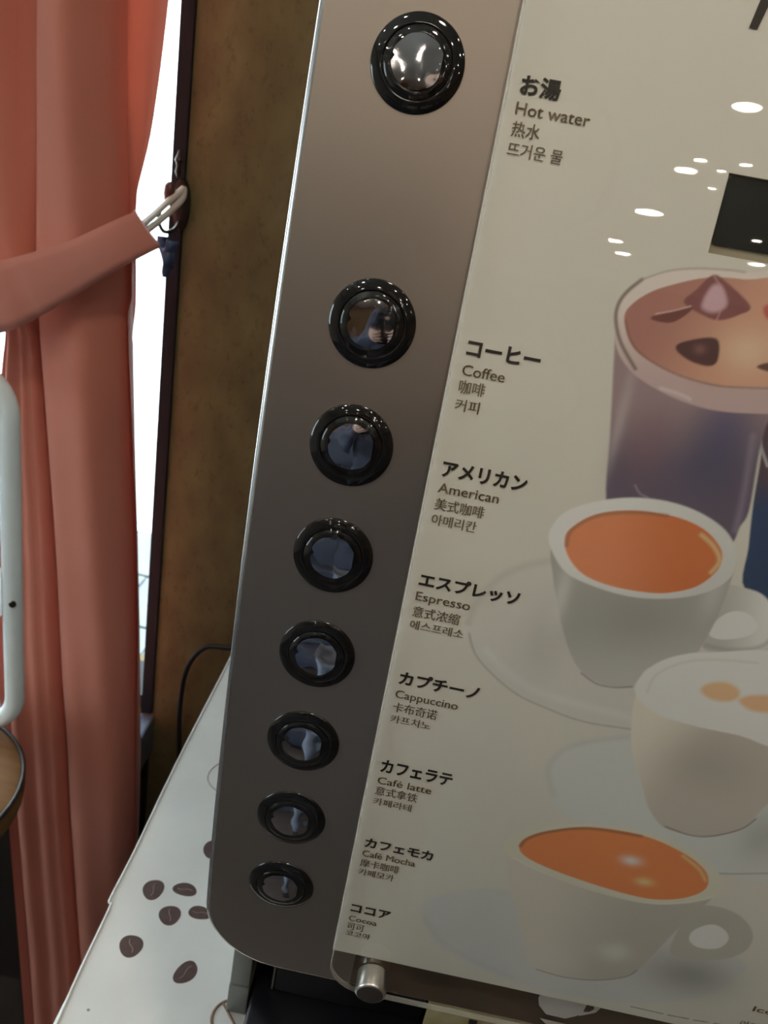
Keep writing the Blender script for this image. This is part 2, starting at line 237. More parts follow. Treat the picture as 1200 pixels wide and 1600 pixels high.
PRINT = [{"t":"f","p":[[151.4,40.4],[154.2,44.7],[161.1,46.0],[184.1,-24.9],[166.3,-25.9],[162.3,-8.5],[158.7,8.9],[155.4,29.9]],"c":[0.138,0.089,0.11],"s":0.4,"a":1,"c2":[0.054,0.085,0.179],"g":[[157.8,25.2],[164.0,5.5]]},{"t":"s","p":[[154.6,43.5],[152.8,38.2],[154.2,32.1],[159.4,24.2]],"c":[0.573,0.572,0.607],"w":1.0,"s":0.4,"a":1},{"t":"f","p":[[92.0,71.4],[90.8,63.0],[92.5,52.5],[98.5,23.7],[103.2,-0.3],[110.8,-9.6],[136.6,-13.9],[152.7,-15.5],[156.1,-7.6],[156.6,-1.5],[158.0,6.1],[154.7,29.7],[155.0,42.3],[161.1,46.0],[151.2,77.5],[118.7,83.2]],"c":[0.413,0.3,0.326],"s":0.6,"a":1,"c2":[0.174,0.142,0.201],"g":[[120.4,43.1],[126.2,13.7]]},{"t":"g","p":[[139.9,26.8]],"r":[11.8,17.2],"c":[0.094,0.098,0.184],"a":0.75},{"t":"g","p":[[139.4,36.8]],"r":[9.3,9.5],"c":[0.131,0.121,0.245],"a":0.5},{"t":"g","p":[[113.2,24.1]],"r":[9.5,14.9],"c":[0.273,0.156,0.195],"a":0.5},{"t":"g","p":[[100.6,29.2]],"r":[2.3,22.2],"c":[0.668,0.588,0.615],"a":0.5},{"t":"s","p":[[150.7,34.0],[153.8,14.0],[155.5,-3.0]],"c":[0.479,0.43,0.559],"w":1.5,"s":1.5,"a":0.5},{"t":"s","p":[[112.8,7.0],[115.6,4.1],[118.9,3.2]],"c":[0.569,0.464,0.538],"w":0.4,"s":0.5,"a":0.8},{"t":"f","p":[[89.2,66.2],[88.7,72.0],[90.6,77.0],[95.2,82.2],[103.5,86.6],[113.0,89.2],[124.4,90.8],[133.0,90.9],[147.2,90.5],[161.6,44.6],[154.6,43.5],[138.9,41.2],[126.6,41.3],[113.6,43.8],[100.9,48.7],[92.8,56.2]],"c":[0.668,0.491,0.496],"s":0.4,"a":1,"c2":[0.896,0.811,0.774],"g":[[123.7,48.6],[113.6,84.5]]},{"t":"f","p":[[92.4,68.0],[94.0,72.9],[98.8,77.7],[105.0,81.4],[117.8,86.6],[131.4,88.4],[147.9,88.4],[158.5,54.3],[151.6,53.2],[141.3,51.2],[130.6,50.2],[115.6,51.5],[102.3,55.5],[96.1,60.4]],"c":[0.514,0.242,0.207],"s":0.35,"a":1,"c2":[0.8,0.447,0.318],"g":[[100.1,72.9],[142.4,59.4]]},{"t":"s","p":[[93.2,66.9],[97.6,59.4],[104.9,54.8],[116.9,51.2],[130.7,50.0],[141.3,51.0],[158.6,53.8]],"c":[0.273,0.138,0.106],"w":0.5,"s":0.5,"a":0.8},{"t":"s","p":[[101.2,50.5],[93.6,58.7],[89.7,66.3],[89.2,72.1],[91.3,77.1],[95.3,81.9]],"c":[0.226,0.166,0.142],"w":1.3,"s":0.5,"a":0.9},{"t":"s","p":[[95.3,81.9],[103.6,86.4],[113.1,89.0],[124.4,90.5],[130.7,90.8]],"c":[0.397,0.328,0.288],"w":0.5,"s":0.4,"a":0.8},{"t":"s","p":[[112.4,45.3],[120.1,44.3],[124.0,43.3]],"c":[0.92,0.92,0.92],"w":0.8,"s":0.8,"a":0.6},{"t":"g","p":[[139.8,64.2]],"r":[10.2,8.0],"c":[0.92,0.683,0.496],"a":0.8},{"t":"f","p":[[112.2,76.9],[115.5,82.1],[119.8,87.9],[124.9,86.5],[135.9,79.8],[132.7,76.0],[126.4,73.0],[120.2,73.7]],"c":[0.311,0.121,0.123],"s":0.5,"a":1},{"t":"f","p":[[118.9,76.7],[120.4,83.9],[124.0,84.6],[127.6,78.8],[123.8,75.3]],"c":[0.871,0.598,0.698],"s":0.9,"a":0.8},{"t":"s","p":[[120.3,87.6],[125.8,81.7],[125.5,72.8]],"c":[0.777,0.447,0.506],"w":0.35,"s":0.4,"a":0.8},{"t":"f","p":[[101.9,69.5],[106.3,72.1],[115.2,75.6],[114.8,73.4],[110.2,69.3],[104.8,68.6]],"c":[0.226,0.085,0.076],"s":0.4,"a":1},{"t":"s","p":[[103.4,71.1],[109.5,73.4],[115.0,76.0]],"c":[0.92,0.64,0.649],"w":0.4,"s":0.3,"a":0.9},{"t":"f","p":[[113.9,60.1],[115.9,63.3],[127.1,66.6],[129.9,59.5],[127.6,56.4],[120.2,56.9]],"c":[0.131,0.061,0.063],"s":0.5,"a":1},{"t":"g","p":[[122.5,61.7]],"r":[2.2,1.8],"c":[0.397,0.207,0.195],"a":0.6},{"t":"f","p":[[140.8,80.7],[149.2,84.1],[151.6,76.4],[143.8,76.2]],"c":[0.668,0.156,0.142],"s":0.8,"a":1},{"t":"f","p":[[144.4,59.3],[148.9,61.8],[156.1,62.0],[156.8,59.7],[150.0,58.4]],"c":[0.204,0.098,0.09],"s":0.5,"a":1},{"t":"f","p":[[88.3,-29.4],[77.5,-34.6],[68.3,-41.6],[61.9,-53.5],[60.1,-64.6],[63.9,-74.8],[73.9,-86.1],[86.9,-93.9],[102.3,-98.6],[120.1,-101.7],[141.1,-100.6],[160.4,-94.4],[202.0,-77.5],[190.1,-42.7],[150.4,-25.1]],"c":[0.788,0.762,0.724],"s":1.2,"a":1},{"t":"s","p":[[88.0,-30.6],[77.7,-35.7],[69.4,-42.8],[63.0,-54.7],[61.6,-65.2]],"c":[0.615,0.583,0.535],"w":1.5,"s":2.0,"a":0.7},{"t":"s","p":[[62.9,-70.2],[69.5,-81.5],[86.9,-93.6],[102.2,-98.3],[120.0,-101.4],[141.0,-100.3]],"c":[0.422,0.404,0.388],"w":0.5,"s":0.5,"a":0.9},{"t":"s","p":[[71.7,-76.2],[85.1,-86.0],[103.5,-92.2],[139.4,-94.6]],"c":[0.92,0.92,0.914],"w":2,"s":2.5,"a":0.6},{"t":"g","p":[[94.8,-67.6]],"r":[10.4,18.3],"c":[0.594,0.561,0.535],"a":0.6},{"t":"f","p":[[158.7,-26.7],[166.2,-25.7],[173.6,-26.9],[179.9,-31.6],[185.3,-37.8],[184.9,-46.9],[179.6,-51.1],[167.5,-54.9],[158.0,-54.6],[157.0,-38.2]],"c":[0.636,0.617,0.582],"s":0.5,"a":1,"c2":[0.92,0.92,0.914],"g":[[160.3,-40.4],[181.2,-35.7]]},{"t":"s","p":[[159.0,-53.7],[169.7,-53.4],[180.4,-49.4],[184.7,-42.4]],"c":[0.389,0.369,0.352],"w":1.2,"s":1.2,"a":0.7},{"t":"f","p":[[158.8,-48.6],[159.2,-42.8],[164.0,-36.9],[170.3,-36.1],[175.6,-39.4],[176.4,-42.8],[172.8,-46.6],[164.5,-49.7]],"c":[0.92,0.92,0.92],"s":0.4,"a":1},{"t":"f","p":[[91.0,-13.8],[87.1,-24.5],[90.8,-36.6],[94.5,-46.2],[101.5,-61.4],[109.3,-73.8],[117.1,-79.4],[127.3,-81.2],[141.8,-78.3],[153.1,-69.8],[159.1,-45.2],[160.1,-23.0],[157.8,-12.2],[144.1,-4.1],[117.6,-1.4]],"c":[0.494,0.489,0.458],"s":0.5,"a":1,"c2":[0.636,0.628,0.607],"g":[[125.2,-48.3],[133.3,-77.8]]},{"t":"g","p":[[96.3,-45.8]],"r":[3.6,17.4],"c":[0.8,0.788,0.765],"a":0.8},{"t":"g","p":[[130.3,-47.2]],"r":[15.1,11.5],"c":[0.414,0.404,0.37],"a":0.6},{"t":"g","p":[[154.9,-31.3]],"r":[4.4,11.1],"c":[0.704,0.699,0.683],"a":0.7},{"t":"f","p":[[86.0,-23.3],[85.5,-15.8],[89.7,-8.5],[99.9,-2.3],[112.9,1.9],[126.6,3.2],[139.9,1.3],[151.7,-3.8],[158.4,-11.5],[160.0,-20.2],[156.2,-27.3],[147.6,-33.3],[134.8,-37.5],[121.4,-39.0],[106.2,-37.4],[94.6,-33.5]],"c":[0.92,0.92,0.92],"s":0.5,"a":1,"c2":[0.8,0.801,0.794],"g":[[107.9,-3.4],[155.3,-24.0]]},{"t":"f","p":[[91.8,-21.2],[92.7,-15.4],[101.2,-7.5],[114.8,-3.1],[130.7,-2.2],[143.0,-4.8],[151.1,-10.3],[153.9,-15.3],[153.2,-21.6],[147.6,-29.2],[137.3,-34.3],[127.2,-36.0],[113.9,-36.0],[102.6,-33.5],[95.3,-27.8]],"c":[0.92,0.345,0.173],"s":0.35,"a":1,"c2":[0.8,0.242,0.093],"g":[[106.0,-26.1],[143.1,-18.2]]},{"t":"s","p":[[93.0,-22.6],[93.4,-16.1],[101.4,-8.3],[115.0,-3.8],[128.2,-2.5]],"c":[0.326,0.192,0.11],"w":0.9,"s":0.9,"a":0.8},{"t":"s","p":[[143.3,-7.5],[149.3,-11.2],[153.2,-16.5],[151.5,-22.0]],"c":[0.92,0.92,0.513],"w":1.0,"s":1.0,"a":0.8},{"t":"s","p":[[113.2,-78.0],[120.5,-81.5],[128.3,-81.6],[135.2,-79.6]],"c":[0.198,0.192,0.253],"w":0.5,"s":0.5,"a":0.9},{"t":"f","p":[[111.2,-132.0],[110.9,-124.7],[115.4,-117.0],[125.2,-110.2],[141.7,-102.6],[206.2,-89.8],[231.4,-160.6],[202.8,-168.6],[180.0,-168.2],[150.5,-160.2],[124.6,-153.4],[116.3,-143.9]],"c":[0.786,0.804,0.803],"s":1.0,"a":1},{"t":"s","p":[[142.0,-103.9],[125.4,-110.9],[115.7,-118.0],[111.9,-126.3],[112.5,-133.5],[117.4,-143.6]],"c":[0.632,0.625,0.596],"w":1.5,"s":1.8,"a":0.7},{"t":"s","p":[[168.7,-170.7],[183.8,-170.4],[202.8,-168.6],[227.1,-161.0]],"c":[0.363,0.36,0.332],"w":0.6,"s":0.6,"a":0.9},{"t":"g","p":[[213.2,-142.5]],"r":[10.6,14.5],"c":[0.456,0.471,0.424],"a":0.6},{"t":"f","p":[[144.1,-67.2],[138.3,-81.5],[139.9,-96.1],[144.7,-112.3],[152.8,-126.6],[160.1,-139.7],[169.6,-148.8],[181.8,-149.7],[191.6,-148.1],[202.4,-140.8],[207.0,-128.8],[211.8,-105.7],[198.9,-68.5]],"c":[0.92,0.865,0.771],"s":0.6,"a":1,"c2":[0.656,0.599,0.544],"g":[[144.7,-98.4],[175.9,-107.9]]},{"t":"g","p":[[179.5,-110.5]],"r":[18.3,13.4],"c":[0.497,0.46,0.413],"a":0.6},{"t":"f","p":[[137.2,-81.7],[137.7,-73.5],[142.4,-66.0],[150.3,-60.4],[162.5,-56.3],[193.3,-52.2],[207.1,-92.3],[184.9,-92.4],[165.4,-92.2],[147.9,-89.8]],"c":[0.92,0.92,0.92],"s":0.5,"a":1},{"t":"f","p":[[142.0,-79.9],[143.9,-71.4],[151.5,-64.5],[163.6,-59.8],[194.5,-55.7],[205.8,-88.5],[183.7,-88.6],[165.5,-88.1],[149.5,-85.7]],"c":[0.92,0.92,0.92],"s":0.6,"a":1},{"t":"s","p":[[142.2,-80.5],[143.3,-72.2],[151.4,-64.2],[163.5,-59.5],[181.5,-56.9]],"c":[0.786,0.746,0.652],"w":0.6,"s":0.7,"a":0.8},{"t":"f","p":[[163.2,-74.5],[165.6,-70.7],[171.8,-68.6],[177.8,-70.4],[179.1,-74.6],[174.6,-77.6],[167.8,-77.6]],"c":[0.92,0.587,0.304],"s":1.0,"a":0.9},{"t":"f","p":[[179.9,-75.3],[185.1,-71.8],[199.4,-70.0],[201.6,-76.3],[188.9,-79.4],[183.1,-78.2]],"c":[0.92,0.563,0.304],"s":1.0,"a":0.9},{"t":"s","p":[[170.3,-148.2],[181.9,-150.1],[191.6,-148.1],[202.4,-140.8],[206.6,-133.5]],"c":[0.144,0.131,0.135],"w":0.5,"s":0.5,"a":0.95},{"t":"f","p":[[73.4,-237.6],[76.2,-225.9],[89.0,-216.1],[109.9,-208.2],[173.2,-196.4],[229.4,-221.0],[232.6,-232.7],[223.0,-252.1],[195.2,-269.5],[156.3,-276.4],[124.7,-273.6],[99.1,-265.8],[83.5,-256.0]],"c":[0.74,0.743,0.744],"s":1.8,"a":1},{"t":"g","p":[[210.8,-240.2]],"r":[21.8,14.5],"c":[0.376,0.375,0.35],"a":0.85},{"t":"s","p":[[75.4,-239.5],[86.7,-254.9],[105.7,-264.6],[127.6,-271.4]],"c":[0.656,0.652,0.645],"w":1.5,"s":2,"a":0.6},{"t":"f","p":[[198.9,-193.9],[205.2,-189.6],[218.2,-191.5],[228.7,-201.0],[230.5,-213.3],[222.9,-223.3],[208.5,-228.1],[196.9,-227.0],[195.6,-207.9]],"c":[0.603,0.581,0.526],"s":0.6,"a":1},{"t":"f","p":[[202.7,-215.2],[202.6,-208.0],[209.2,-201.6],[216.2,-203.6],[220.0,-209.5],[217.4,-216.7],[208.7,-219.1]],"c":[0.92,0.92,0.92],"s":0.4,"a":1},{"t":"f","p":[[118.5,-165.2],[104.7,-178.3],[106.4,-189.9],[111.7,-206.3],[120.7,-227.2],[132.1,-254.3],[138.8,-261.2],[152.7,-262.4],[168.7,-259.4],[181.6,-252.1],[186.9,-242.2],[195.6,-207.9],[203.6,-184.8],[201.9,-172.3],[181.0,-161.7],[146.9,-158.0]],"c":[0.8,0.743,0.677],"s":0.6,"a":1,"c2":[0.603,0.568,0.512],"g":[[125.7,-220.8],[178.3,-213.5]]},{"t":"g","p":[[142.9,-250.6]],"r":[12.2,9.9],"c":[0.831,0.791,0.744],"a":0.6},{"t":"g","p":[[171.8,-235.4]],"r":[7.5,6.6],"c":[0.92,0.92,0.889],"a":0.6},{"t":"f","p":[[102.9,-181.4],[104.9,-172.4],[117.8,-162.5],[134.4,-156.2],[160.5,-153.3],[183.0,-158.2],[199.2,-166.7],[205.7,-175.4],[204.8,-183.6],[193.5,-191.5],[176.4,-196.8],[151.2,-195.9],[124.8,-191.0],[109.8,-187.1]],"c":[0.831,0.808,0.693],"s":0.5,"a":1},{"t":"s","p":[[108.0,-185.9],[124.9,-191.4],[151.3,-196.4],[176.4,-196.8],[193.3,-191.1],[203.8,-183.4]],"c":[0.92,0.92,0.814],"w":0.5,"s":0.4,"a":0.8},{"t":"f","p":[[109.4,-177.4],[112.2,-171.1],[121.3,-164.4],[137.8,-157.7],[161.3,-155.9],[180.7,-160.5],[193.3,-167.2],[198.7,-174.5],[198.1,-182.1],[189.8,-189.5],[175.6,-193.8],[153.4,-192.6],[127.2,-188.1],[113.6,-183.4]],"c":[0.92,0.324,0.128],"s":0.35,"a":1},{"t":"s","p":[[110.1,-177.6],[112.7,-171.8],[121.5,-165.1],[138.0,-158.4],[161.5,-156.6]],"c":[0.238,0.138,0.105],"w":1.0,"s":1.0,"a":0.85},{"t":"s","p":[[183.0,-163.1],[192.3,-168.8],[197.3,-174.9]],"c":[0.92,0.893,0.446],"w":0.9,"s":0.9,"a":0.8},{"t":"g","p":[[161.5,-172.3]],"r":[4.5,2.8],"c":[0.92,0.92,0.92],"a":0.9},{"t":"g","p":[[171.0,-183.7]],"r":[4.0,2.4],"c":[0.92,0.92,0.498],"a":0.7},{"t":"s","p":[[138.1,-260.9],[152.7,-262.4],[168.7,-259.4],[181.6,-252.1],[185.6,-245.3]],"c":[0.238,0.22,0.215],"w":0.5,"s":0.5,"a":0.9},{"t":"s","p":[[191.6,-274.4],[208.3,-274.6]],"c":[0.157,0.15,0.154],"w":0.7,"s":0.2,"a":0.9},{"t":"s","p":[[211.1,-274.7],[221.7,-274.2]],"c":[0.157,0.15,0.154],"w":0.7,"s":0.2,"a":0.9},{"t":"s","p":[[224.5,-274.3],[231.6,-273.4]],"c":[0.157,0.15,0.154],"w":0.7,"s":0.2,"a":0.9},{"t":"s","p":[[234.9,-273.3],[244.2,-272.7]],"c":[0.157,0.15,0.154],"w":0.7,"s":0.2,"a":0.9}]
TEXTS = [["お湯",37.8,134.5,51.9,141.4,"j",0],["Hot water",38.0,128.4,64.1,132.0,"l",0],["热水",37.8,121.1,47.7,126.2,"c",0],["뜨거운 물",37.8,114.6,57.4,119.4,"c",0],["コーヒー",37.8,43.7,65.9,50.0,"j",1],["Coffee",37.8,36.3,54.0,41.0,"l",1],["咖啡",37.9,29.3,47.6,34.5,"c",1],["커피",38.0,22.5,46.9,27.2,"c",1],["アメリカン",37.5,-4.4,71.8,2.3,"j",2],["American",37.5,-11.0,62.2,-7.1,"l",2],["美式咖啡",37.2,-18.5,57.7,-13.4,"c",2],["아메리칸",37.3,-25.1,55.8,-20.3,"c",2],["エスプレッソ",37.4,-53.1,80.0,-46.4,"j",3],["Espresso",37.6,-59.4,60.7,-55.8,"l",3],["意式浓缩",37.3,-67.3,57.6,-62.1,"c",3],["에스프레소",37.6,-73.3,60.6,-68.9,"c",3],["カプチーノ",37.4,-101.5,73.3,-94.5,"j",4],["Cappuccino",37.6,-108.6,65.5,-104.1,"l",4],["卡布奇诺",37.5,-116.2,57.5,-111.0,"c",4],["카프치노",37.5,-122.2,55.7,-117.9,"c",4],["カフェラテ",37.5,-151.0,71.2,-143.3,"j",5],["Café latte",37.6,-157.8,63.0,-153.5,"l",5],["意式拿铁",37.2,-164.6,57.4,-159.3,"c",5],["카페라테",37.5,-171.0,55.8,-166.5,"c",5],["カフェモカ",37.3,-199.0,71.4,-192.8,"j",6],["Café Mocha",37.4,-205.3,63.9,-201.7,"l",6],["摩卡咖啡",37.4,-212.6,57.1,-207.2,"c",6],["카페모카",37.9,-218.7,55.4,-214.0,"c",6],["ココア",37.5,-247.1,58.2,-240.7,"j",7],["Cocoa",36.9,-254.0,52.3,-250.1,"l",7],["可可",37.9,-261.1,46.5,-255.8,"c",7],["코코아",37.8,-266.1,50.6,-261.8,"c",7]]
POLYS = {"M1": [[110.0, 167.2], [112.9, 167.1], [115.3, 177.4], [112.1, 179.6]], "M2": [[112.1, 179.6], [114.7, 180.4], [122.3, 166.9], [119.4, 166.1]], "icon": [[145.9, -281.5], [177.0, -280.5], [175.6, -284.0], [172.6, -288.2], [168.4, -296.0], [163.6, -300.4], [153.0, -300.1], [147.5, -293.5], [145.7, -287.5]], "hand": [[169.5, -280.9], [174.7, -280.8], [177.6, -281.4], [178.4, -285.4], [177.1, -289.5], [170.0, -295.3], [167.8, -293.7]], "hole": [[170.8, -290.7], [170.9, -283.4], [174.6, -283.2], [175.5, -286.4], [173.7, -289.6]], "saucer": [[150.7, -304.9], [166.3, -305.1], [165.3, -310.7], [158.5, -312.1]]}


# ------------------------------------------------------------------ the room
struct('floor', G().box(-2.4,3.6,-7.1,.8,-.1,0), M['floor'])
struct('ceiling', G().box(-2.4,3.6,-7.1,.8,2.85,2.95), M['ceiling'])
WX0, WX1, WZ0, WZ1 = -1.75, -.290, Z0-.705, 2.35
g = G(); g.box(WX1,3.6,.65,.78,0,2.85); g.box(-2.4,WX0,.65,.78,0,2.85); g.box(WX0,WX1,.65,.78,0,WZ0); g.box(WX0,WX1,.65,.78,WZ1,2.85)
struct('wall_back', g, M['wall'])
g = G(); g.box(-2.4,-2.3,-7.1,-1.35,0,2.85); g.box(-2.4,-2.3,-.45,.65,0,2.85); g.box(-2.4,-2.3,-1.35,-.45,0,.95); g.box(-2.4,-2.3,-1.35,-.45,2.0,2.85)
struct('wall_left', g, M['lightwall'])
g = G(); g.box(-2.38,-2.32,-1.35,-1.32,.95,2.0); g.box(-2.38,-2.32,-.48,-.45,.95,2.0); g.box(-2.38,-2.32,-1.32,-.48,.95,.98); g.box(-2.38,-2.32,-1.32,-.48,1.97,2.0)
w2 = struct('added_window', g, M['frame']); obj('pane', G().box(-2.352,-2.348,-1.32,-.48,.98,1.97), M['pane'], w2, 0)  # unseen window, added and sized to bring cool light from the left
struct('wall_right', G().box(3.5,3.6,-7.1,.65,0,2.85), M['roomwood'])
struct('wall_front', G().box(-2.4,3.6,-7.1,-7,0,2.85), M['roomwood'])
g = G(); g.box(WX1-.0155,WX1-.0005,.645,.735,WZ0,WZ1); g.box(WX0,WX0+.03,.655,.735,WZ0,WZ1)
g.box(WX0+.03,WX1-.0155,.655,.735,WZ0,WZ0+.022); g.box(WX0+.03,WX1-.0155,.655,.735,WZ1-.04,WZ1)
w1 = struct('window_1', g, M['frame'])
obj('pane', G().box(WX0+.03,WX1-.0155,.70,.704,WZ0+.022,WZ1-.04), M['pane'], w1, 0)
struct('trim_1', G().rbox(WX0-.02,WX1+.003,.590,.665,WZ0-.075,WZ0-.006,.004), M['sill'])

struct('shade_panel', G().box(WX0,WX1-.001,.644,.6499,0.0,WZ0-.0755), mat('painted_shade', (.020,.014,.011), .5, noise=.3))  # near-black sheet added under the sill, its colour standing in for shade
# street outside
sp = struct('floor_street', G().box(-9,4,2.62,14,-.35,-.140), M['stucco'])
sp2 = struct('floor_terrace', G().box(-9,4,.9,2.62,-.35,-.153), M['shutter'])
for r_ in range(5):
    for c_ in range(5):
        x, y = -2.0+.32*c_+(.16 if r_ % 2 else 0), 1.02+.32*r_
        obj('paving_slab', G().rbox(x,x+.308,y,y+.308,-.1529,-.141,.003), M['concrete'], sp2, 0)

# ------------------------------------------------------------------ ceiling downlights
LAMPS = [(.859,-2.574,.046),(.888,-3.413,.046),(.897,-3.237,.026),(.938,-4.287,.07),(.941,-5.202,.045),(1.073,-5.589,.05),(1.065,-3.614,.02),
         (1.015,-3.332,.02),(1.068,-3.189,.024),(1.582,-4.484,.03),(1.817,-5.126,.05),
         (-1.3,-.6,.032),(-.55,-.45,.032),(.9,-.5,.032),(1.6,-.7,.032),(-1.0,-1.9,.032),(.5,-1.5,.032),(1.4,-2.1,.032),(-1.7,-1.4,.032),(.25,-.55,.072),(-.75,-1.15,.046),(1.25,-1.3,.046),(-.2,-2.3,.046),(-.9,-2.9,.04),(-.3,-4.2,.046),(-1.1,-4.6,.04),(2.3,-2.6,.046)]
lm = lt = None
for x, y, r in LAMPS:
    t = thing('ceiling_downlight', (x,y,2.85), 'small round warm ceiling downlight reflected in the glossy panel', 'ceiling light', 'ceiling downlights')
    k = r/.046
    obj('trim_ring', G().lathe([(.050*k,-.0005),(.058*k,-.004),(.050*k,-.009),(.047*k,-.004)], 24, Matrix.Translation((x,y,2.85))), M['trimwhite'], t)
    obj('lamp', G().lathe([(.0469*k,-.003),(.03*k,-.0042),(0,-.0045)], 20, Matrix.Translation((x,y,2.85)) ), M['lamp'], t)

# ------------------------------------------------------------------ counter and printed sheet
ct = thing('counter', (.5,.25,0), 'white topped counter under the coffee machine', 'counter')
obj('worktop', G().rbox(-.1545,1.6,-.02,.600,Z0-.535,Z0-.5018,.002), M['counter'], ct)
obj('cabinet', G().rbox(-.10,1.58,.05,.59,.004,Z0-.535,.003), M['black_plain'], ct)
sh = thing('printed_sheet', (-.1,.25,Z0-.5), 'white sheet printed with brown coffee beans covering the counter', 'sheet')
out = [(-.1580,.598),(-.1583,.483),(-.1590,.343),(-.1568,.225),(-.1572,.172),(-.1555,.166),(-.1540,.160),(-.1528,.10),(-.1505,.05),(-.150,-.015),(.6,-.015),(.6,.598)]
obj('sheet', G().prism(out, Z0-.5016, Z0-.5), M['sheet'], sh, 0)
lipo = []
g = G(); g.tube([(x,y,Z0-.4996) for x,y in smooth_path(out[:10],4)], .0011, 8); obj('rolled_edge', g, M['counter'], sh)
def bean_g(cx, cy, a, b, rot, zz):
    g = G(); n = 28; P = []
    for i in range(n):
        t = 2*math.pi*i/n; k = 1 + .05*math.sin(3*t+cx*900)
        x, y = a*k*math.cos(t), b*k*math.sin(t); P.append((cx+x*math.cos(rot)-y*math.sin(rot), cy+x*math.sin(rot)+y*math.cos(rot)))
    return g.prism(P, zz, zz+.0002)
ZS = Z0-.5
for cx, cy, a, b, rot in ((-.1266,.1879,.0088,.0104,0),(-.101,.1946,.0105,.0066,0),(-.1047,.1671,.0090,.0094,.3),(-.0815,.1754,.0100,.0063,0),(-.1243,.1328,.0092,.0100,.5),(-.0755,.1209,.0076,.0108,-.45),(-.092,.2432,.0075,.0108,0)):
    o = obj('printed_bean', bean_g(cx,cy,a,b,rot,ZS), M['bean'], sh, 0)
    big = b >= a; L = (b if big else a)*.62; d = rot + (math.pi/2 if big else 0)
    pts = [(cx+u*L*math.cos(d) - .0009*math.sin(3*u)*math.sin(d), cy+u*L*math.sin(d) + .0009*math.sin(3*u)*math.cos(d), ZS+.0002) for u in np.linspace(-1,1,9)]
    obj('crease', G().tube(pts, .0004, 5), M['bean_line'], o)
obj('printed_speck', bean_g(-.134,.0761,.0012,.001,0,ZS), M['greyline'], sh, 0)
g = G(); g.tube([(-.0305+.0148*math.cos(t), .0925+.0150*math.sin(t), ZS+.0002) for t in np.linspace(0,2*math.pi,40,endpoint=False)], .0011, 6, True)
g.tube([(-.0405,.1035,ZS+.0002),(-.0205,.0815,ZS+.0002)], .0010, 6); obj('printed_sign', g, M['brownline'], sh)
g = G(); g.tube([(-.094+.0295*math.cos(t)*(1+.06*math.sin(2*t)), .338+.027*math.sin(t), ZS+.0001) for t in np.linspace(0,2*math.pi,48,endpoint=False)], .0006, 5, True)
obj('printed_outline', g, M['greyline'], sh)

# ------------------------------------------------------------------ coffee machine
cm = thing('coffee_machine', (.21,.25,Z0-.5), 'champagne silver coffee machine with a column of round drink buttons', 'coffee machine')
XL, XR, ZB, ZT = -.0389, .46, -.3150, .262
def slab(xl, xr, zb, zt, rad, bev, thick, off, rows=90, cols=8, back=True):
    zs = sorted(set([round(v,6) for v in np.linspace(zb, zt, rows)] + [round(zb+rad*(1-math.cos(a)),6) for a in np.linspace(0,math.pi/2,14)] + [round(zt-rad*(1-math.cos(a)),6) for a in np.linspace(0,math.pi/2,14)]))
    def ins(z):
        d = min(z-zb, zt-z)
        return 0 if d >= rad else rad - math.sqrt(max(0, rad*rad-(rad-d)**2))
    L = [(xl+ins(z), z) for z in zs]; R = [(xr-ins(z), z) for z in zs]
    n = len(zs); loop = L + R[::-1]; m = len(loop)
    def nrm(x, z):
        cz = min(max(z, zb+rad), zt-rad); cx = min(max(x, xl+rad), xr-rad)
        v = Vector((x-cx, z-cz)); 
        if v.length < 1e-7: v = Vector((0, -1 if z < 0 else 1))
        return v.normalized()
    N = [nrm(x,z) for x,z in loop]
    rings = [(bev*(1-math.sin(k/4*math.pi/2)), off - bev*(1-math.cos(k/4*math.pi/2))) for k in range(5)]
    rings.append((0, off-thick+bev)); 
    if back: rings += [(bev, off-thick)]
    g = G(); v = []
    for i, d in rings:
        for (x,z), q in zip(loop, N): v.append(SP(x-q.x*i, z-q.y*i, d))
    f = []
    for r in range(len(rings)-1):
        for i in range(m):
            j = (i+1) % m; f.append((r*m+i, r*m+j, (r+1)*m+j, (r+1)*m+i))
    g.add(v, f)
    def fill(base, d, flip):
        vv = []; ff = []
        for i in range(n):
            a = Vector(v[base+i]); b_ = Vector(v[base+m-1-i])
            for c in range(cols+1): vv.append(a.lerp(b_, c/cols))
        for i in range(n-1):
            for c in range(cols):
                q = (i*(cols+1)+c, i*(cols+1)+c+1, (i+1)*(cols+1)+c+1, (i+1)*(cols+1)+c); ff.append(q[::-1] if flip else q)
        g.add(vv, ff)
    nb = 4*m
    fill(0, off, False); fill((len(rings)-1)*m, 0, True); g.nb = nb; g.ns = (len(rings)-1)*m
    return g
M['edge'] = mat('polished_edge', (.60,.60,.60), .24, .95)
dg = slab(XL, XR, ZB, ZT, .044, .0026, .050, 0); dr = obj('door', dg, M['silver'], cm, 40); dr.data.materials.append(M['edge'])
for i in range(dg.nb): dr.data.polygons[i].material_index = 1 if i >= 0 else 0
obj('side_panel', G().rbox(-.0362,-.0217,.098,.50,Z0-.469,Z0+.23,.001), M['side'], cm)
obj('side_panel', G().rbox(.43,.4445,.098,.50,Z0-.469,Z0+.23,.001), M['side'], cm)
for x0, x1 in ((-.0366,-.0213),(.4296,.4449)): obj('foot', G().rbox(x0,x1,.0975,.505,Z0-.4995,Z0-.4702,.0010), M['side'], cm)
obj('base', G().rbox(-.0190,.4275,.200,.50,Z0-.4995,Z0-.4702,.0015), M['cavity'], cm)
g = G(); g.box(-.0217,.43,.20,.50,Z0-.469,Z0+.2); g.box(-.0217,.43,.098,.20,Z0-.312,Z0+.2)
obj('dispensing_bay', g, M['cavity'], cm, 0)
obj('top_cover', G().rbox(-.0372,.4455,.10,.505,Z0+.2305,Z0+.25,.002), M['side'], cm)
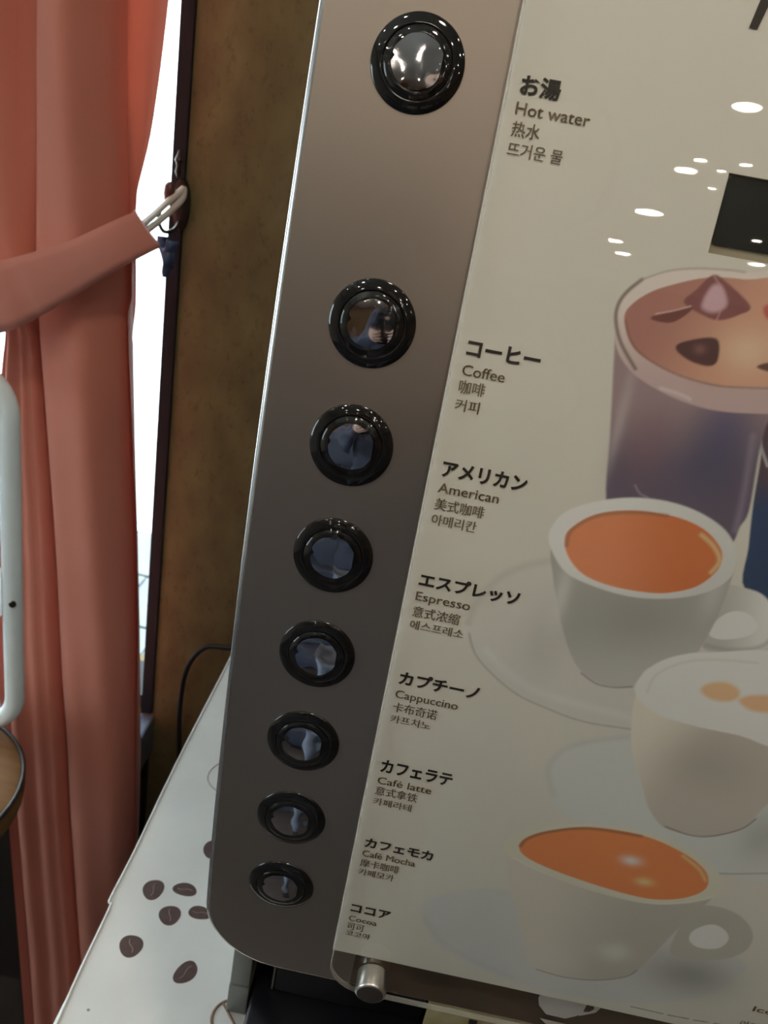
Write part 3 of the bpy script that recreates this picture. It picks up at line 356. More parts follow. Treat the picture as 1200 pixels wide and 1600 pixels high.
obj('drip_tray', G().rbox(-.0188,.4275,.012,.199,Z0-.4995,Z0-.4706,.003), M['cavity'], cm)
obj('bay_rail', G().rbox(-.0058,-.0044,.1005,.150,Z0-.469,Z0-.335,.0004), M['chrome'], cm)
obj('bay_rail', G().rbox(-.0005,.0008,.104,.150,Z0-.492,Z0-.487,.0003), M['chrome'], cm)
obj('bay_panel', G().rbox(-.0040,.107,.101,.15,Z0-.4701,Z0-.330,.002), M['cavity'], cm)
st = obj('sticker', G().rbox(.1085,.30,.0955,.0985,Z0-.475,Z0-.32,.0008), M['yellow'], cm)
obj('sticker_mark', G().prism([(.1395,.0952),(.1455,.0952),(.143,.0949)], Z0-.452, Z0-.447), M['ink'], st, 0)
pc = thing('power_cord', (-.21,.62,Z0-.6), 'thin black power cord looping down the brown wall beside the machine', 'cord')
obj('cable', G().tube([Vector(q) for q in smooth_path([(.02,.575,Z0-.43),(-.06,.60,Z0-.48),(-.13,.615,Z0-.525),(-.1805,.62,Z0-.5454),(-.2137,.62,Z0-.5534),(-.236,.62,Z0-.5938),(-.243,.625,Z0-.667),(-.240,.63,Z0-.76),(-.235,.636,Z0-.95),(-.23,.640,Z0-1.1)], 8)], .0036, 10), M['cable'], pc)

# round selector buttons
bez = G().lathe([(.0170,-.0012),(.0170,.0002),(.01685,.0005),(.0166,.00068),(.0158,.00106),(.0150,.00137),(.0142,.00161),(.0134,.00179),(.0129,.00186),(.01275,.0018),(.01268,.0014),(.0126,.0009),(.0125,.0009),(.0124,.0012),(.0112,.0016),(.0099,.0021),(.0096,.0020),(.0095,.0014),(.006,.0013),(0,.0013)], 96)
cap = G().lathe([(.01245,.0011),(.0124,.0020),(.0121,.0024),(.0112,.00285),(.0102,.0032),(.0090,.0035),(.0070,.00385),(.004,.0041),(0,.0042)], 64)
def film(seed):
    rnd = random.Random(seed); n = 60; P = []
    ph = rnd.uniform(0, 6)
    for i in range(n):
        a = 2*math.pi*i/n; r = .0094*(1 + .012*math.sin(5*a+ph) + .008*math.sin(11*a+2*ph))
        dn = (a - math.radians(176) + math.pi) % (2*math.pi) - math.pi
        r -= .0014*math.exp(-(dn/.11)**2)
        if abs(math.cos(a)) > 0 and math.cos(a) > .9: r = min(r, .0087/math.cos(a))
        P.append((r*math.cos(a), r*math.sin(a)))
    g = G(); v = [(0,0,.0029)]; f = []
    for k, q in enumerate((.25,.5,.75,1.0)):
        for x, y in P:
            rr = math.hypot(x,y)*q; v.append((x*q, y*q, .0029 - .0006*(rr/.0094)**2))
    for i in range(n): f.append((0, 1+i, 1+(i+1)%n))
    for k in range(3):
        for i in range(n): a = 1+k*n; f.append((a+i, a+n+i, a+n+(i+1)%n, a+(i+1)%n))
    return g.add(v, f)
BZ = [.139524] + [.0484448*(1-k) for k in range(7)]
def mesh_of(name, g, m):
    me = bpy.data.meshes.new(name); me.from_pydata(g.v, [], g.f); me.update(); me.materials.append(m); me.shade_smooth(); me.set_sharp_from_angle(angle=math.radians(40)); return me
me_b, me_c = mesh_of('selector_button', bez, M['black_gloss']), mesh_of('cap', cap, M['cap'])
for i, z in enumerate(BZ):
    s = psl(z); q = math.hypot(1, s); p = SP(0, z, 0)
    W = Matrix(((1,0,0,0),(0,s/q,-1/q,p[1]),(0,1/q,s/q,p[2]),(0,0,0,1)))
    o = bpy.data.objects.new('selector_button', me_b); COL.objects.link(o); o.parent = cm; o.matrix_basis = WM[cm].inverted() @ W
    o2 = bpy.data.objects.new('cap', me_c); COL.objects.link(o2); o2.parent = o
    o3 = bpy.data.objects.new('silver_film', mesh_of('silver_film', film(i), M['mirror'])); COL.objects.link(o3); o3.parent = o

# lower graphic band on the door
def sheet_grid(xs, zs, off):
    g = G(); v = [SP(x, z, off) for z in zs for x in xs]; k = len(xs)
    return g.add(v, [(j*k+i, j*k+i+1, (j+1)*k+i+1, (j+1)*k+i) for j in range(len(zs)-1) for i in range(k-1)])
band = obj('graphic_band', sheet_grid(np.linspace(.0455,.43,12), np.linspace(-.3120,-.272,6), .0004), M['band'], cm, 60)
def flat(polys, off, name, m, parent):
    import bmesh
    bm = bmesh.new()
    for P in polys: bm.faces.new([bm.verts.new(SP(x/1000, z/1000, off)) for x, z in P])
    bmesh.ops.triangulate(bm, faces=bm.faces[:])
    me = bpy.data.meshes.new(name); bm.to_mesh(me); bm.free()
    return link(name, me, m, parent, 0)
flat([POLYS['icon'], POLYS['saucer']], .0009, 'cup_emblem', M['white_print'], band)
flat([POLYS['hand']], .00085, 'cup_emblem_handle', M['white_print'], band); flat([POLYS['hole']], .0011, 'emblem_gap', M['band'], band)

# ------------------------------------------------------------------ menu board: acrylic, printed poster, lettering, screws, display window
mb = thing('menu_board', (.2,0,Z0), 'clear acrylic menu board with drink names and printed cups on the coffee machine', 'menu board')
ag = slab(.0330,.455,-.3095,.235,.021,.0006,.003,.0068, 70, 10); ap = obj('acrylic_panel', ag, M['acrylic'], mb, 40)
me_ = bpy.data.materials.new('sawn_acrylic_edge'); me_.use_nodes = True; n = me_.node_tree.nodes; l = me_.node_tree.links; mx = n.new('ShaderNodeMixShader'); mx.inputs[0].default_value = .35
tr = n.new('ShaderNodeBsdfTransparent'); b = n['Principled BSDF']; b.inputs['Base Color'].default_value = (.62,.63,.60,1); b.inputs['Roughness'].default_value = .35
l.new(tr.outputs[0], mx.inputs[1]); l.new(b.outputs[0], mx.inputs[2]); l.new(mx.outputs[0], n['Material Output'].inputs[0]); ap.data.materials.append(me_)
for i in range(ag.ns): ap.data.polygons[i].material_index = 1
CZ0, CZ1, CX0, CX1 = .0952, .1222, .1158, .215                   # display cut-out in the poster
STEP = .0005
xs = np.concatenate([np.arange(.0325,.2755,STEP), [.30,.34,.39,.445]]); zs = np.concatenate([np.arange(-.2810,.186,STEP), [.20,.22,.232]])
nx, nz = len(xs), len(zs); XX, ZZ = np.meshgrid(xs*1000, zs*1000)
RGB = np.empty((nz,nx,3)); RGB[:] = (.80,.775,.71)
def sdf(P, X, Z, closed=True):
    d = np.full(X.shape, 1e9); ins = np.zeros(X.shape, bool); m = len(P)
    for i in range(m if closed else m-1):
        a, b_ = P[i], P[(i+1) % m]; e = b_-a; L2 = max((e**2).sum(), 1e-12)
        t = np.clip(((X-a[0])*e[0]+(Z-a[1])*e[1])/L2, 0, 1); d = np.minimum(d, (X-a[0]-t*e[0])**2+(Z-a[1]-t*e[1])**2)
        if closed and abs(e[1]) > 1e-9: ins ^= ((a[1] > Z) != (b_[1] > Z)) & (X < e[0]*(Z-a[1])/e[1]+a[0])
    d = np.sqrt(d); return np.where(ins, -d, d) if closed else d
for o in PRINT:
    if o['t'] == 'g':
        c = o['p'][0]; a = o['a']*np.exp(-(((XX-c[0])/o['r'][0])**2+((ZZ-c[1])/o['r'][1])**2)); RGB += a[...,None]*(np.array(o['c'])-RGB); continue
    P = np.array(smooth_path(o['p'], 5, o['t'] == 'f')); pad = 3*o['s']+o.get('w',0)+1
    ix = np.where((xs*1000 > P[:,0].min()-pad) & (xs*1000 < P[:,0].max()+pad))[0]; iz = np.where((zs*1000 > P[:,1].min()-pad) & (zs*1000 < P[:,1].max()+pad))[0]
    if not len(ix) or not len(iz): continue
    sl = np.s_[iz[0]:iz[-1]+1, ix[0]:ix[-1]+1]; X, Z = XX[sl], ZZ[sl]
    d = sdf(P, X, Z, o['t'] == 'f') - (o['w']/2 if o['t'] == 's' else 0)
    a = o['a']*np.clip(.5 - d/(2*o['s']), 0, 1); a = a*a*(3-2*a) if o['a'] == 1 else a
    c = np.array(o['c'])
    if 'c2' in o:
        g0, g1 = np.array(o['g']); e = g1-g0; t = np.clip(((X-g0[0])*e[0]+(Z-g0[1])*e[1])/(e**2).sum(), 0, 1); t = t*t*(3-2*t)
        c = c + t[...,None]*(np.array(o['c2'])-c)
    RGB[sl] += a[...,None]*(c-RGB[sl])
SL = PA_ + 2*PB_*zs; Q = np.hypot(1, SL); OFF = .0030
V = np.empty((nz,nx,3)); V[...,0] = xs[None,:]; V[...,1] = (py(zs)-OFF/Q)[:,None]; V[...,2] = (Z0+zs+OFF*SL/Q)[:,None]
ii, jj = np.meshgrid(np.arange(nx-1), np.arange(nz-1)); a = (jj*nx+ii)
cx = (xs[ii]+xs[ii+1])/2; cz = (zs[jj]+zs[jj+1])/2; keep = ~((cx > CX0) & (cx < CX1) & (cz > CZ0) & (cz < CZ1))
F4 = np.stack([a, a+1, a+nx+1, a+nx], -1)[keep]
me = bpy.data.meshes.new('poster'); me.vertices.add(nx*nz); me.vertices.foreach_set('co', V.ravel()); nf = len(F4)
me.loops.add(nf*4); me.loops.foreach_set('vertex_index', F4.ravel().astype(np.int32)); me.polygons.add(nf); me.polygons.foreach_set('loop_start', np.arange(0, nf*4, 4, dtype=np.int32))
me.update(calc_edges=True); me.validate()
ca = me.color_attributes.new('print', 'FLOAT_COLOR', 'POINT'); ca.data.foreach_set('color', np.concatenate([np.clip(RGB,0,1), np.ones((nz,nx,1))], -1).astype(np.float32).ravel())
poster = link('poster', me, M['print'], mb, 0)
me.shade_smooth()
# display window in the poster
dw = obj('display', sheet_grid(np.linspace(CX0-.002,CX1+.002,4), np.linspace(CZ0-.002,CZ1+.002,5), .0006), M['beige'], mb, 60)
def rrect(x0,x1,z0,z1,r,n=6):
    P = []
    for cx_, cz_, a0 in ((x1-r,z0+r,-90),(x1-r,z1-r,0),(x0+r,z1-r,90),(x0+r,z0+r,180)):
        for k in range(n+1): t = math.radians(a0+90*k/n); P.append(((cx_+r*math.cos(t))*1000, (cz_+r*math.sin(t))*1000))
    return P
flat([rrect(CX0+.0008, CX1+.001, CZ0+.0030, CZ1-.0006, .0022)], .0012, 'screen', M['lcd'], dw)
# lettering
def lettering(items):
    g = G()
    for s, x0, z0, x1, z1, kind in items:
        cu = bpy.data.curves.new('lettering', 'FONT'); cu.body = s; cu.resolution_u = 3
        cu.offset = .034 if kind == 'j' else 0
        o = bpy.data.objects.new('lettering', cu); me = o.to_mesh()
        v = np.array([w.co[:2] for w in me.vertices]); f = [tuple(q.vertices) for q in me.polygons]
        bx0, bx1 = v[:,0].min(), v[:,0].max(); by0, by1 = (0, .70) if kind == 'l' else (v[:,1].min(), v[:,1].max())
        X = x0 + (v[:,0]-bx0)/(bx1-bx0)*(x1-x0); Zt = z0 + (v[:,1]-by0)/(by1-by0)*(z1-z0)
        for dx in ((0,) if kind == 'j' else (-.07,.07)): g.add([SP((a_+dx)/1000, b_/1000, .0033) for a_, b_ in zip(X, Zt)], f)
        o.to_mesh_clear(); bpy.data.objects.remove(o); bpy.data.curves.remove(cu)
    return g
for e in range(8):
    rows = [t for t in TEXTS if t[6] == e]; top = rows[0]
    o = obj('drink_name', lettering([(t[0],37.6,t[2],t[3],t[4],t[5]) for t in rows[:1]]), M['ink'], mb, 0)
    obj('translation', lettering([(t[0],37.6,t[2],t[3],t[2]+(4.1 if t[5] == 'l' else t[4]-t[2]),t[5]) for t in rows[1:]]), M['ink_grey'], o, 0)
for t in (('C',244.5,-223,247.6,-219,'l'),('Ice',248.5,-256.5,258.5,-252.2,'l'),('아이스',246.5,-270,261,-265.4,'c')): obj('corner_lettering', lettering([t]), M['ink_grey'], mb, 0)
flat([POLYS['M1'], POLYS['M2']], .0033, 'title_letter', M['ink'], mb)
# knurled standoff screws
def standoff(x, z):
    s = psl(z); q = math.hypot(1, s); p = SP(x, z, 0); W = Matrix(((1,0,0,x),(0,s/q,-1/q,p[1]),(0,1/q,s/q,p[2]),(0,0,0,1)))
    n = 96; v = []; f = []
    prof = [(.0072,.0069,0),(.0079,.0073,0),(.0080,.0078,1),(.0080,.0180,1),(.0076,.0188,0),(.0070,.0192,0)]
    for i in range(n):
        t = 2*math.pi*i/n
        for r, h, kn in prof: rr = r + (.00018 if (i % 2) else -.00018)*kn; v.append(W @ Vector((rr*math.cos(t), rr*math.sin(t), h)))
    k = len(prof)
    for i in range(n):
        j = (i+1) % n
        for a_ in range(k-1): f.append((i*k+a_, j*k+a_, j*k+a_+1, i*k+a_+1))
    o = obj('standoff_screw', G().add(v, f), M['chrome'], mb, 50)
    obj('screw_face', G().lathe([(.0070,.0190),(.0070,.01925),(0,.01925)], 32, W), M['chrome_face'], o)
standoff(.0562, -.2870); standoff(.43, -.2870)

# ------------------------------------------------------------------ curtain
E0 = [(-.60,1.05),(-.64,.5),(-.6577,.136),(-.64,.0232),(-.5551,-.0411),(-.4663,-.091),(-.4475,-.1392),(-.4543,-.1799),(-.4648,-.2891),(-.4725,-.5582),(-.4646,-.7705),(-.4604,-.8774),(-.4475,-1.16),(-.44,-1.34)]
E1 = [(-.40,1.05),(-.408,.5),(-.4156,.1724),(-.418,.0616),(-.4214,-.0629),(-.4171,-.137),(-.4068,-.238),(-.397,-.3573),(-.3912,-.4441),(-.3849,-.5872),(-.3772,-.6911),(-.3716,-.8161),(-.3602,-.9913),(-.3477,-1.1586),(-.342,-1.34)]
E2 = [(-.33,1.05),(-.334,.5),(-.3343,.1845),(-.3308,.0759),(-.3238,-.0134),(-.3174,-.0772),(-.3168,-.132),(-.3093,-.257),(-.2982,-.4229),(-.2921,-.515),(-.2811,-.7217),(-.2755,-.9654),(-.273,-1.34)]
E3 = [(-.255,1.05),(-.272,.5),(-.2877,.1915),(-.2928,.127),(-.2994,.0694),(-.311,.0198),(-.3136,.0039),(-.3131,-.0435),(-.312,-.0897),(-.3094,-.1377),(-.2995,-.255),(-.2901,-.3682),(-.283,-.4936),(-.2781,-.6439),(-.2725,-.8369),(-.2690,-.9636),(-.265,-1.34)]
def ev(E, z):
    P = sorted((b_, a_) for a_, b_ in E); return float(np.interp(z, [q[0] for q in P], [q[1] for q in P]))
zl = list(np.linspace(-1.34, 1.05, 196)); ES = []
for E in (E0, E1, E2, E3):
    v = np.array([ev(E, z) for z in zl]); k = np.array([1,2,3,2,1])/9; ES.append(np.convolve(np.pad(v, 2, mode='edge'), k, 'valid'))
def pinch(z): return math.exp(-((z+.06)/.13)**2)
segs = [(0,1,22,2.0),(1,2,30,1.0),(2,3,14,0)]
rowsC = []
for r, z in enumerate(zl):
    pz = pinch(z); row = []
    for a_, b_, nn, fold in segs:
        xa, xb = ES[a_][r], ES[b_][r]
        for k in range(nn + (1 if b_ == 3 else 0)):
            s = k/nn
            if b_ == 1:
                ph = .5*math.sin(z*1.3); d = -.020*(1-abs(math.cos(math.pi*(2*s+.0)))**3) + .036*(1-abs(math.sin(math.pi*s)))**.9
                d *= (1-.45*pz)
                d += .012*math.exp(-((s-.72)/.10)**2)*(1 if z < -.14 else .3)
            elif b_ == 2:
                w_ = math.sin(math.pi*s)**.45 if 0 < s < 1 else 0
                d = .026 - (.056-.014*pz)*w_ + .004*math.sin(2*math.pi*s+2.2*z)*w_ + .003*math.sin(9*s+5*z)*w_
            else:
                d = .026*(1-s)**2 + .004 + .012*math.sin(math.pi*s*.9) + .004*s - .010*s*(1 if z < -.1 else 0)
            row.append((xa+(xb-xa)*s, .55+d, Z0+z))
    rowsC.append(row)
k = len(rowsC[0]); g = G(); g.add([p for r in rowsC for p in r], [(j*k+i, j*k+i+1, (j+1)*k+i+1, (j+1)*k+i) for j in range(len(zl)-1) for i in range(k-1)])
cu = thing('curtain', (-.4,.55,Z0-1.34), 'salmon pink curtain gathered beside the bright window', 'curtain')
cl = obj('cloth', g, M['curtain'], cu, 80)
g = G(); v = []
for r, z in enumerate(zl):
    for k in range(13):
        t = k/12; xe = ES[2][r]-.004 + .55*(ES[3][r]-ES[2][r])*max(0, min(1, (.12-z)/.10))*max(0, min(1, (z+.135)/.03))
        x = ES[0][r]+.001 + (xe-ES[0][r]-.001)*t; v.append((x, .588+.005*math.cos(t*18+z) - .04*(1-min(1, t*5))**2, Z0+z))
obj('back_fold', g.add(v, [(j*13+i, j*13+i+1, (j+1)*13+i+1, (j+1)*13+i) for j in range(len(zl)-1) for i in range(12)]), M['tie'], cu, 80)
hem = [Vector(rowsC[j][52+1]) + Vector((.001,-.0015,0)) for j in range(0, len(zl)) if zl[j] < -.13]
obj('hem_seam', G().tube(hem, .0008, 6), M['hem'], cu)
rod = thing('curtain_rod', (-1,.55,Z0+1.06), 'dark curtain rod above the window', 'curtain rod')
obj('rod', G().tube([(-1.8,.55,Z0+1.068),(-.1,.55,Z0+1.068)], .012, 14), M['darkmetal'], rod)
for x in (-1.78,-.13): obj('bracket', G().rbox(x-.012,x+.012,.55,.6495,Z0+1.05,Z0+1.086,.002), M['darkmetal'], rod)

# tieback
tb = thing('curtain_tieback', (-.35,.51,Z0-.06), 'salmon pink fabric tieback band holding the curtain with pale cord', 'tieback')
top = [(-.62,-.07),(-.5085,-.0839),(-.4516,-.0703),(-.4199,-.0607),(-.3818,-.0441),(-.3478,-.0272),(-.3010,.0040)]
bot = [(-.62,-.15),(-.5118,-.1477),(-.4446,-.14),(-.4099,-.1286),(-.3743,-.1047),(-.3465,-.0826),(-.3126,-.0555),(-.2735,-.0262)]
def resamp(P, n):
    P = np.array(smooth_path(P, 10)); L = np.concatenate([[0], np.cumsum(np.hypot(*np.diff(P, axis=0).T))]); t = np.linspace(0, L[-1], n)
    return np.stack([np.interp(t, L, P[:,0]), np.interp(t, L, P[:,1])], 1)
nT = 46; Tp, Bt = resamp(top, nT), resamp(bot, nT); path = []
for i in range(nT):
    s = i/(nT-1); y = .500 + .006*math.sin(s*9) + .006*math.exp(-((s-.40)/.035)**2) + .003*math.exp(-((s-.62)/.02)**2) + .030*max(0, (s-.84)/.16)**2; path.append((Tp[i], Bt[i], y))
for i in range(nT-1, -1, -1): path.append((Tp[i]+np.array([-.004,.0]), Bt[i]+np.array([-.006,.003]), .590 - .046*max(0,(i/(nT-1)-.84)/.16)**2))
g = G(); v = []; f = []; nr = 7
for (a_, b_, y) in path:
    for q in range(nr):
        t = q/(nr-1); P = a_+(b_-a_)*t; v.append((P[0], y - .003*math.sin(math.pi*t), Z0+P[1]))
f = [(i*nr+q, i*nr+q+1, (i+1)*nr+q+1, (i+1)*nr+q) for i in range(len(path)-1) for q in range(nr-1)]
bo = obj('band', g.add(v, f), M['tie'], tb, 60)
md = bo.modifiers.new('thickness', 'SOLIDIFY'); md.thickness = .0025
obj('cord', G().tube(smooth_path([(-.303,.548,Z0-.014),(-.302,.585,Z0-.004),(-.300,.615,Z0+.006),(-.2905,.634,Z0+.020),(-.288,.638,Z0+.023),(-.2885,.634,Z0+.012),(-.297,.612,Z0-.004),(-.300,.575,Z0-.015),(-.300,.548,Z0-.020)], 6), .0036, 8), M['rope'], tb)
# hook with bead, ribbon
hk = thing('wall_hook', (-.292,.645,Z0+.01), 'dark bronze tieback hook with a red wooden bead on the window frame', 'hook')
obj('back_plate', G().lathe([(.013,0),(.012,.004),(.006,.006),(0,.006)], 24, Matrix.Translation((-.2915,.6445,Z0+.006)) @ Matrix.Rotation(math.radians(90),4,'X') @ Matrix.Diagonal((.8,2.2,1,1))), M['darkmetal'], hk)
obj('hook_arm', G().tube(smooth_path([(-.291,.642,Z0-.010),(-.292,.625,Z0-.020),(-.300,.615,Z0-.022),(-.307,.618,Z0-.012),(-.307,.622,Z0+.0)], 6), .0022, 8), M['darkmetal'], hk)
obj('bead', G().lathe([(.0015,-.012),(.005,-.009),(.0065,0),(.0055,.008),(.003,.011),(.0015,.012)], 18, Matrix.Translation((-.3005,.628,Z0+.017)), True), M['woodbead'], hk)
obj('finial', G().lathe([(.001,-.014),(.0035,-.008),(.0022,-.002),(.0045,.004),(.002,.010),(.001,.014)], 14, Matrix.Translation((-.294,.634,Z0+.048)), True), M['darkmetal'], hk)
rb = thing('ribbon', (-.298,.63,Z0-.04), 'small dark blue ribbon hanging under the tieback hook', 'ribbon')
for dx, dz, a_ in ((-.006,0,.5),(.004,-.002,-.2),(0,-.012,.15)):
    g = G(); v = []
    for i in range(9):
        t = i/8; w_ = .006*(1-.5*t); cx_ = -.299+dx+t*.010*math.sin(a_)+.003*math.sin(5*t+dx*400); y = .628-.005*math.sin(4*t+dx*300)
        for q in (-1,1): v.append((cx_+q*w_*math.cos(a_), y+.003*q, Z0-.030+dz-t*.032))
    o = obj('ribbon_tail', g.add(v, [(2*i,2*i+1,2*i+3,2*i+2) for i in range(8)]), M['ribbon'], rb, 60); o.modifiers.new('thickness','SOLIDIFY').thickness = .0008

# ------------------------------------------------------------------ white tubular chair by the curtain
YC = .45
ch = thing('chair', (-.5,.38,0), 'white metal tube chair with a round tan seat in front of the curtain', 'chair')
rc = .045; xr, xl, zt, zb = -.3905, -.70, Z0-.160, Z0-.600
P = []
for cx_, cz_, a0 in ((xr-rc,zb+rc,-90),(xr-rc,zt-rc,0),(xl+rc,zt-rc,90),(xl+rc,zb+rc,180)):
    for q in range(9): t = math.radians(a0+90*q/8); P.append((cx_+rc*math.cos(t), YC, cz_+rc*math.sin(t)))
obj('back_frame', G().tube(P, .0110, 16, True), M['tube'], ch)
br = obj('bracket', G().rbox(-.4085,-.4055,YC-.014,YC+.004,Z0-.447,Z0-.385,.001), M['tube'], ch)
obj('cross_bar', G().tube([(-.406,YC-.006,Z0-.418),(-.69,YC-.006,Z0-.418)], .0045, 10), M['tube'], br)
obj('bolt', G().lathe([(.0042,0),(.0040,.0015),(0,.002)], 16, Matrix.Translation((-.3855,YC-.0094,Z0-.420)) @ Matrix.Rotation(math.radians(75),4,'X')), M['darkmetal'], ch)
sx, sy, sz, sr = -.470, .345, Z0-.615, .130
obj('seat', G().lathe([(0,-.035),(sr*.9,-.035),(sr*.985,-.028),(sr,-.014),(sr*.985,-.003),(sr*.95,0),(sr*.5,.003),(0,.004)], 48, Matrix.Translation((sx,sy,sz))), M['tan'], ch)
obj('piping', G().tube([(sx+sr*.985*math.cos(t), sy+sr*.985*math.sin(t), sz+.001) for t in np.linspace(0,2*math.pi,60,endpoint=False)], .0024, 8, True), M['cable'], ch)
obj('pedestal', G().lathe([(.11,.002),(.11,.008),(.04,.02),(.022,.04),(.019,.08),(.019,sz-.036)], 28, Matrix.Translation((sx-.04,sy,0))), M['darkmetal'], ch)
obj('back_post', G().tube([(-.60,YC,zb),(-.60,YC-.02,sz-.02),(-.56,.40,sz-.025)], .010, 12), M['tube'], ch)

# ------------------------------------------------------------------ unseen bench, added for dark navy tones in the button reflections
bs = thing('added_bench', (.2,-1.5,0), 'navy upholstered bench added out of view to darken the button reflections', 'bench')
obj('seat', G().rbox(-1.3,1.6,-1.9,-1.30,.02,.46,.03), M['navy'], bs)
obj('backrest', G().rbox(-1.3,1.6,-2.05,-1.905,.02,1.22,.03), M['navy'], bs)

# ------------------------------------------------------------------ the photographer, mirrored in the buttons and the acrylic
M['jacket'] = mat('navy_jacket', (.028,.032,.055), .7, noise=.3, bump=.2, bscale=300)
M['trousers'] = mat('pale_denim_trousers', (.22,.24,.29), .8, noise=.2)
M['skin'] = mat('skin', (.52,.33,.24), .5)
M['hair'] = mat('black_hair', (.012,.010,.009), .45)
M['phone'] = mat('dark_phone', (.01,.01,.012), .15)
M['eye'] = mat('eye', (.05,.035,.03), .2); M['lip'] = mat('lip', (.42,.18,.15), .5); M['shoe'] = mat('black_shoe', (.015,.015,.015), .5)
PX = .10
KZ = 1.07
ps = thing('person', (PX,-.70,0), 'person in a navy jacket holding a phone, mirrored in the round buttons', 'person')
def skin(name, pts, edges, rad, m, root=0, lv=2):
    if name != 'hand': pts = [(x, y, z*KZ if z < 1.27 or z > 1.29 else Z0+.03) for x, y, z in pts]
    me = bpy.data.meshes.new(name); me.from_pydata(pts, edges, []); me.materials.append(m)
    o = bpy.data.objects.new(name, me); COL.objects.link(o); o.parent = ps; o.matrix_basis = WM[ps].inverted()
    sk = o.modifiers.new('skin', 'SKIN'); sd = o.modifiers.new('smooth', 'SUBSURF'); sd.levels = lv; sd.render_levels = lv
    for w, r in zip(me.skin_vertices[0].data, rad): w.radius = r if isinstance(r, tuple) else (r, r); w.use_root = False
    me.skin_vertices[0].data[root].use_root = True; sk.use_smooth_shade = True; return o
Y = -.70
pts = [(PX,Y,.90),(PX,Y,1.06),(PX,Y,1.24),(PX,Y,1.40),(PX,Y+.005,1.47)]; ed = [(0,1),(1,2),(2,3),(3,4)]; rad = [(.165,.115),(.15,.11),(.165,.115),(.12,.09),(.065,.06)]
for q in (-1,1):
    i = len(pts); pts += [(PX+q*.17,Y,1.385),(PX+q*.215,Y+.08,1.16),(PX-.05+q*.085,Y+.275,1.28)]; rad += [.062,.050,.036]
    ed += [(3,i),(i,i+1),(i+1,i+2)]
skin('jacket', pts, ed, rad, M['jacket'])
pts = [(PX,Y,.93)]; ed = []; rad = [(.155,.11)]
for q in (-1,1):
    i = len(pts); pts += [(PX+q*.09,Y,.84),(PX+q*.10,Y+.02,.48),(PX+q*.11,Y,.09)]; rad += [.088,.062,.048]; ed += [(0,i),(i,i+1),(i+1,i+2)]
skin('trousers', pts, ed, rad, M['trousers'])
for q in (-1,1): obj('shoe', G().rbox(PX+q*.11-.045,PX+q*.11+.045,Y-.08,Y+.19,.001,.085,.03), M['shoe'], ps)
hz = 1.60*KZ
g = G(); v = []; f = []; n = 28; mr = 20
for j in range(mr+1):
    t = math.pi*j/mr
    for i in range(n):
        a = 2*math.pi*i/n; x = math.sin(t)*math.cos(a); y = math.sin(t)*math.sin(a); z = math.cos(t)
        w_ = .074*(1-.22*max(0,-z)**1.5); fr_ = max(0, y)
        d = .020*math.exp(-((x/.16)**2+((z+.12)/.20)**2))*(fr_ > .3) - .006*math.exp(-(((abs(x)-.40)/.16)**2+((z-.06)/.12)**2))*(fr_ > .3)
        v.append((PX+x*w_, Y+.03+y*(.094+d), hz+z*.118))
for j in range(mr):
    for i in range(n): f.append((j*n+i, (j+1)*n+i, (j+1)*n+(i+1)%n, j*n+(i+1)%n))
hd = obj('head', g.add(v, f), M['skin'], ps, 80)
obj('neck', G().lathe([(.056,1.44*KZ),(.050,1.49*KZ),(.052,1.55*KZ)], 20, Matrix.Translation((PX,Y+.012,0))), M['skin'], ps, 80)
for q in (-1,1):
    obj('eye', G().lathe([(0,-.010),(.008,-.005),(.010,0),(.008,.005),(0,.010)], 14, Matrix.Translation((PX+q*.030,Y+.115,hz+.006))), M['eye'], hd)
    obj('ear', G().lathe([(0,-.028),(.012,-.018),(.015,.008),(.010,.024),(0,.028)], 12, Matrix.Translation((PX+q*.075,Y+.02,hz-.004)) @ Matrix.Diagonal((.5,1,1,1))), M['skin'], hd)
obj('mouth', G().lathe([(0,-.022),(.004,-.012),(.006,0),(.004,.012),(0,.022)], 12, Matrix.Translation((PX,Y+.110,hz-.062)) @ Matrix.Rotation(math.radians(90),4,'Y')), M['lip'], hd)
g = G(); v = []; f = []
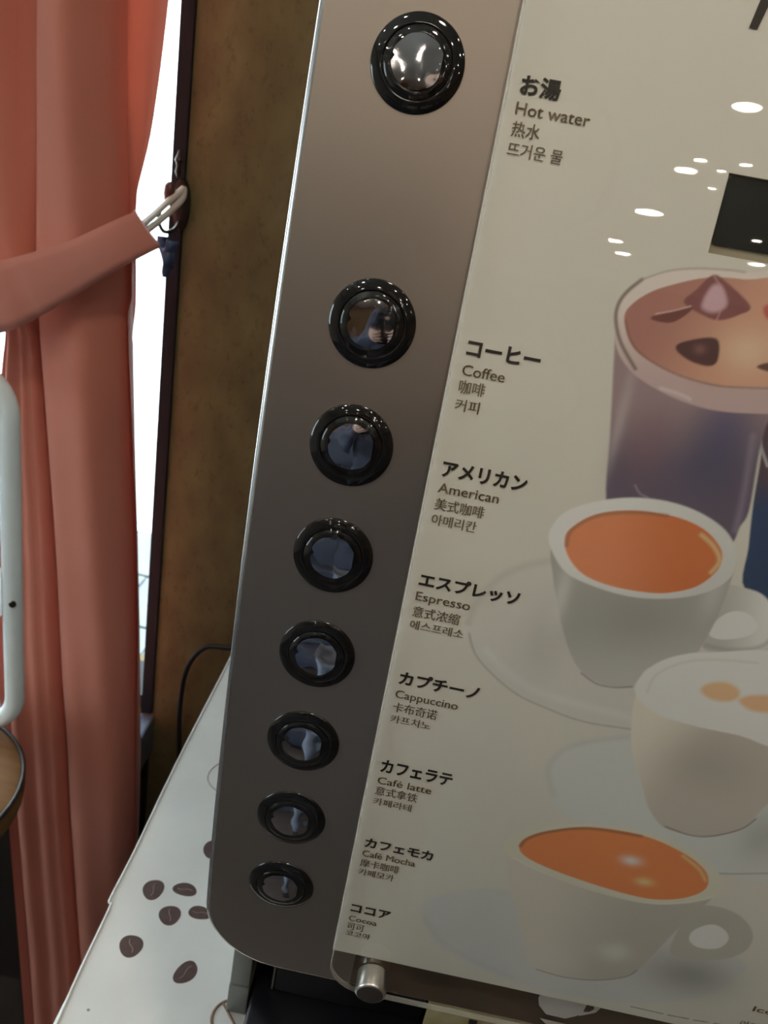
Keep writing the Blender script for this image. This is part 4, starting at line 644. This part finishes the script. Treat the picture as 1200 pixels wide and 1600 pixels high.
for j in range(13):
    for i in range(n):
        a = 2*math.pi*i/n; tm = math.radians(62 if math.sin(a) > .45 else 118); t = tm*j/12
        v.append((PX+.083*math.sin(t)*math.cos(a), Y+.022+.104*math.sin(t)*math.sin(a), hz+.008+.124*math.cos(t)))
f = [(j*n+i, (j+1)*n+i, (j+1)*n+(i+1)%n, j*n+(i+1)%n) for j in range(12) for i in range(n)]
ho = obj('hair', g.add(v, f), M['hair'], hd, 80); ho.modifiers.new('thickness','SOLIDIFY').thickness = .006
# phone just behind the lens, held in both hands
ph = thing('phone', tuple(Vector((.0304,-.3165,Z0+.1158)) - fw*.012), 'dark phone held up by the person in front of the machine', 'phone')
MP = Matrix(((rt.x,up2.x,-fw.x,0),(rt.y,up2.y,-fw.y,0),(rt.z,up2.z,-fw.z,0),(0,0,0,1))); MP.translation = Vector((.0304,-.3165,Z0+.1158)) - fw*.012
g = G().rbox(-.052,.022,-.135,.020,-.008,0,.003); g.v = [tuple(MP @ Vector(p)) for p in g.v]
obj('body', g, M['phone'], ph)
for q in (-1,1):
    base = MP @ Vector((-.015+q*.062, -.075, -.020)); wr = Vector((PX-.05+q*.085,Y+.275,Z0+.03))
    P0 = [tuple(wr), tuple(wr.lerp(base,.5)), tuple(base)]; ed = [(0,1),(1,2)]; rad = [.027,.030,.026]
    for k in range(4):
        i = len(P0); b0 = MP @ Vector((-.015+q*.060, -.045-.019*k, -.022)); b1 = MP @ Vector((-.015+q*.048, -.043-.019*k, -.034)); b2 = MP @ Vector((-.015+q*(.022+.004*(k%2)), -.043-.019*k, -.026)); b3 = MP @ Vector((-.015+q*.008, -.043-.019*k, -.017))
        P0 += [tuple(b0),tuple(b1),tuple(b2),tuple(b3)]; rad += [.010,.0092,.0085,.0075]; ed += [(2,i),(i,i+1),(i+1,i+2),(i+2,i+3)]
    i = len(P0); P0 += [tuple(MP @ Vector((-.015+q*.060,-.085,-.004))), tuple(MP @ Vector((-.015+q*.050,-.062,.006))), tuple(MP @ Vector((-.015+q*.034,-.050,.009)))]
    rad += [.012,.010,.008]; ed += [(2,i),(i,i+1),(i+1,i+2)]
    skin('hand', P0, ed, rad, M['skin'], 0, 1)
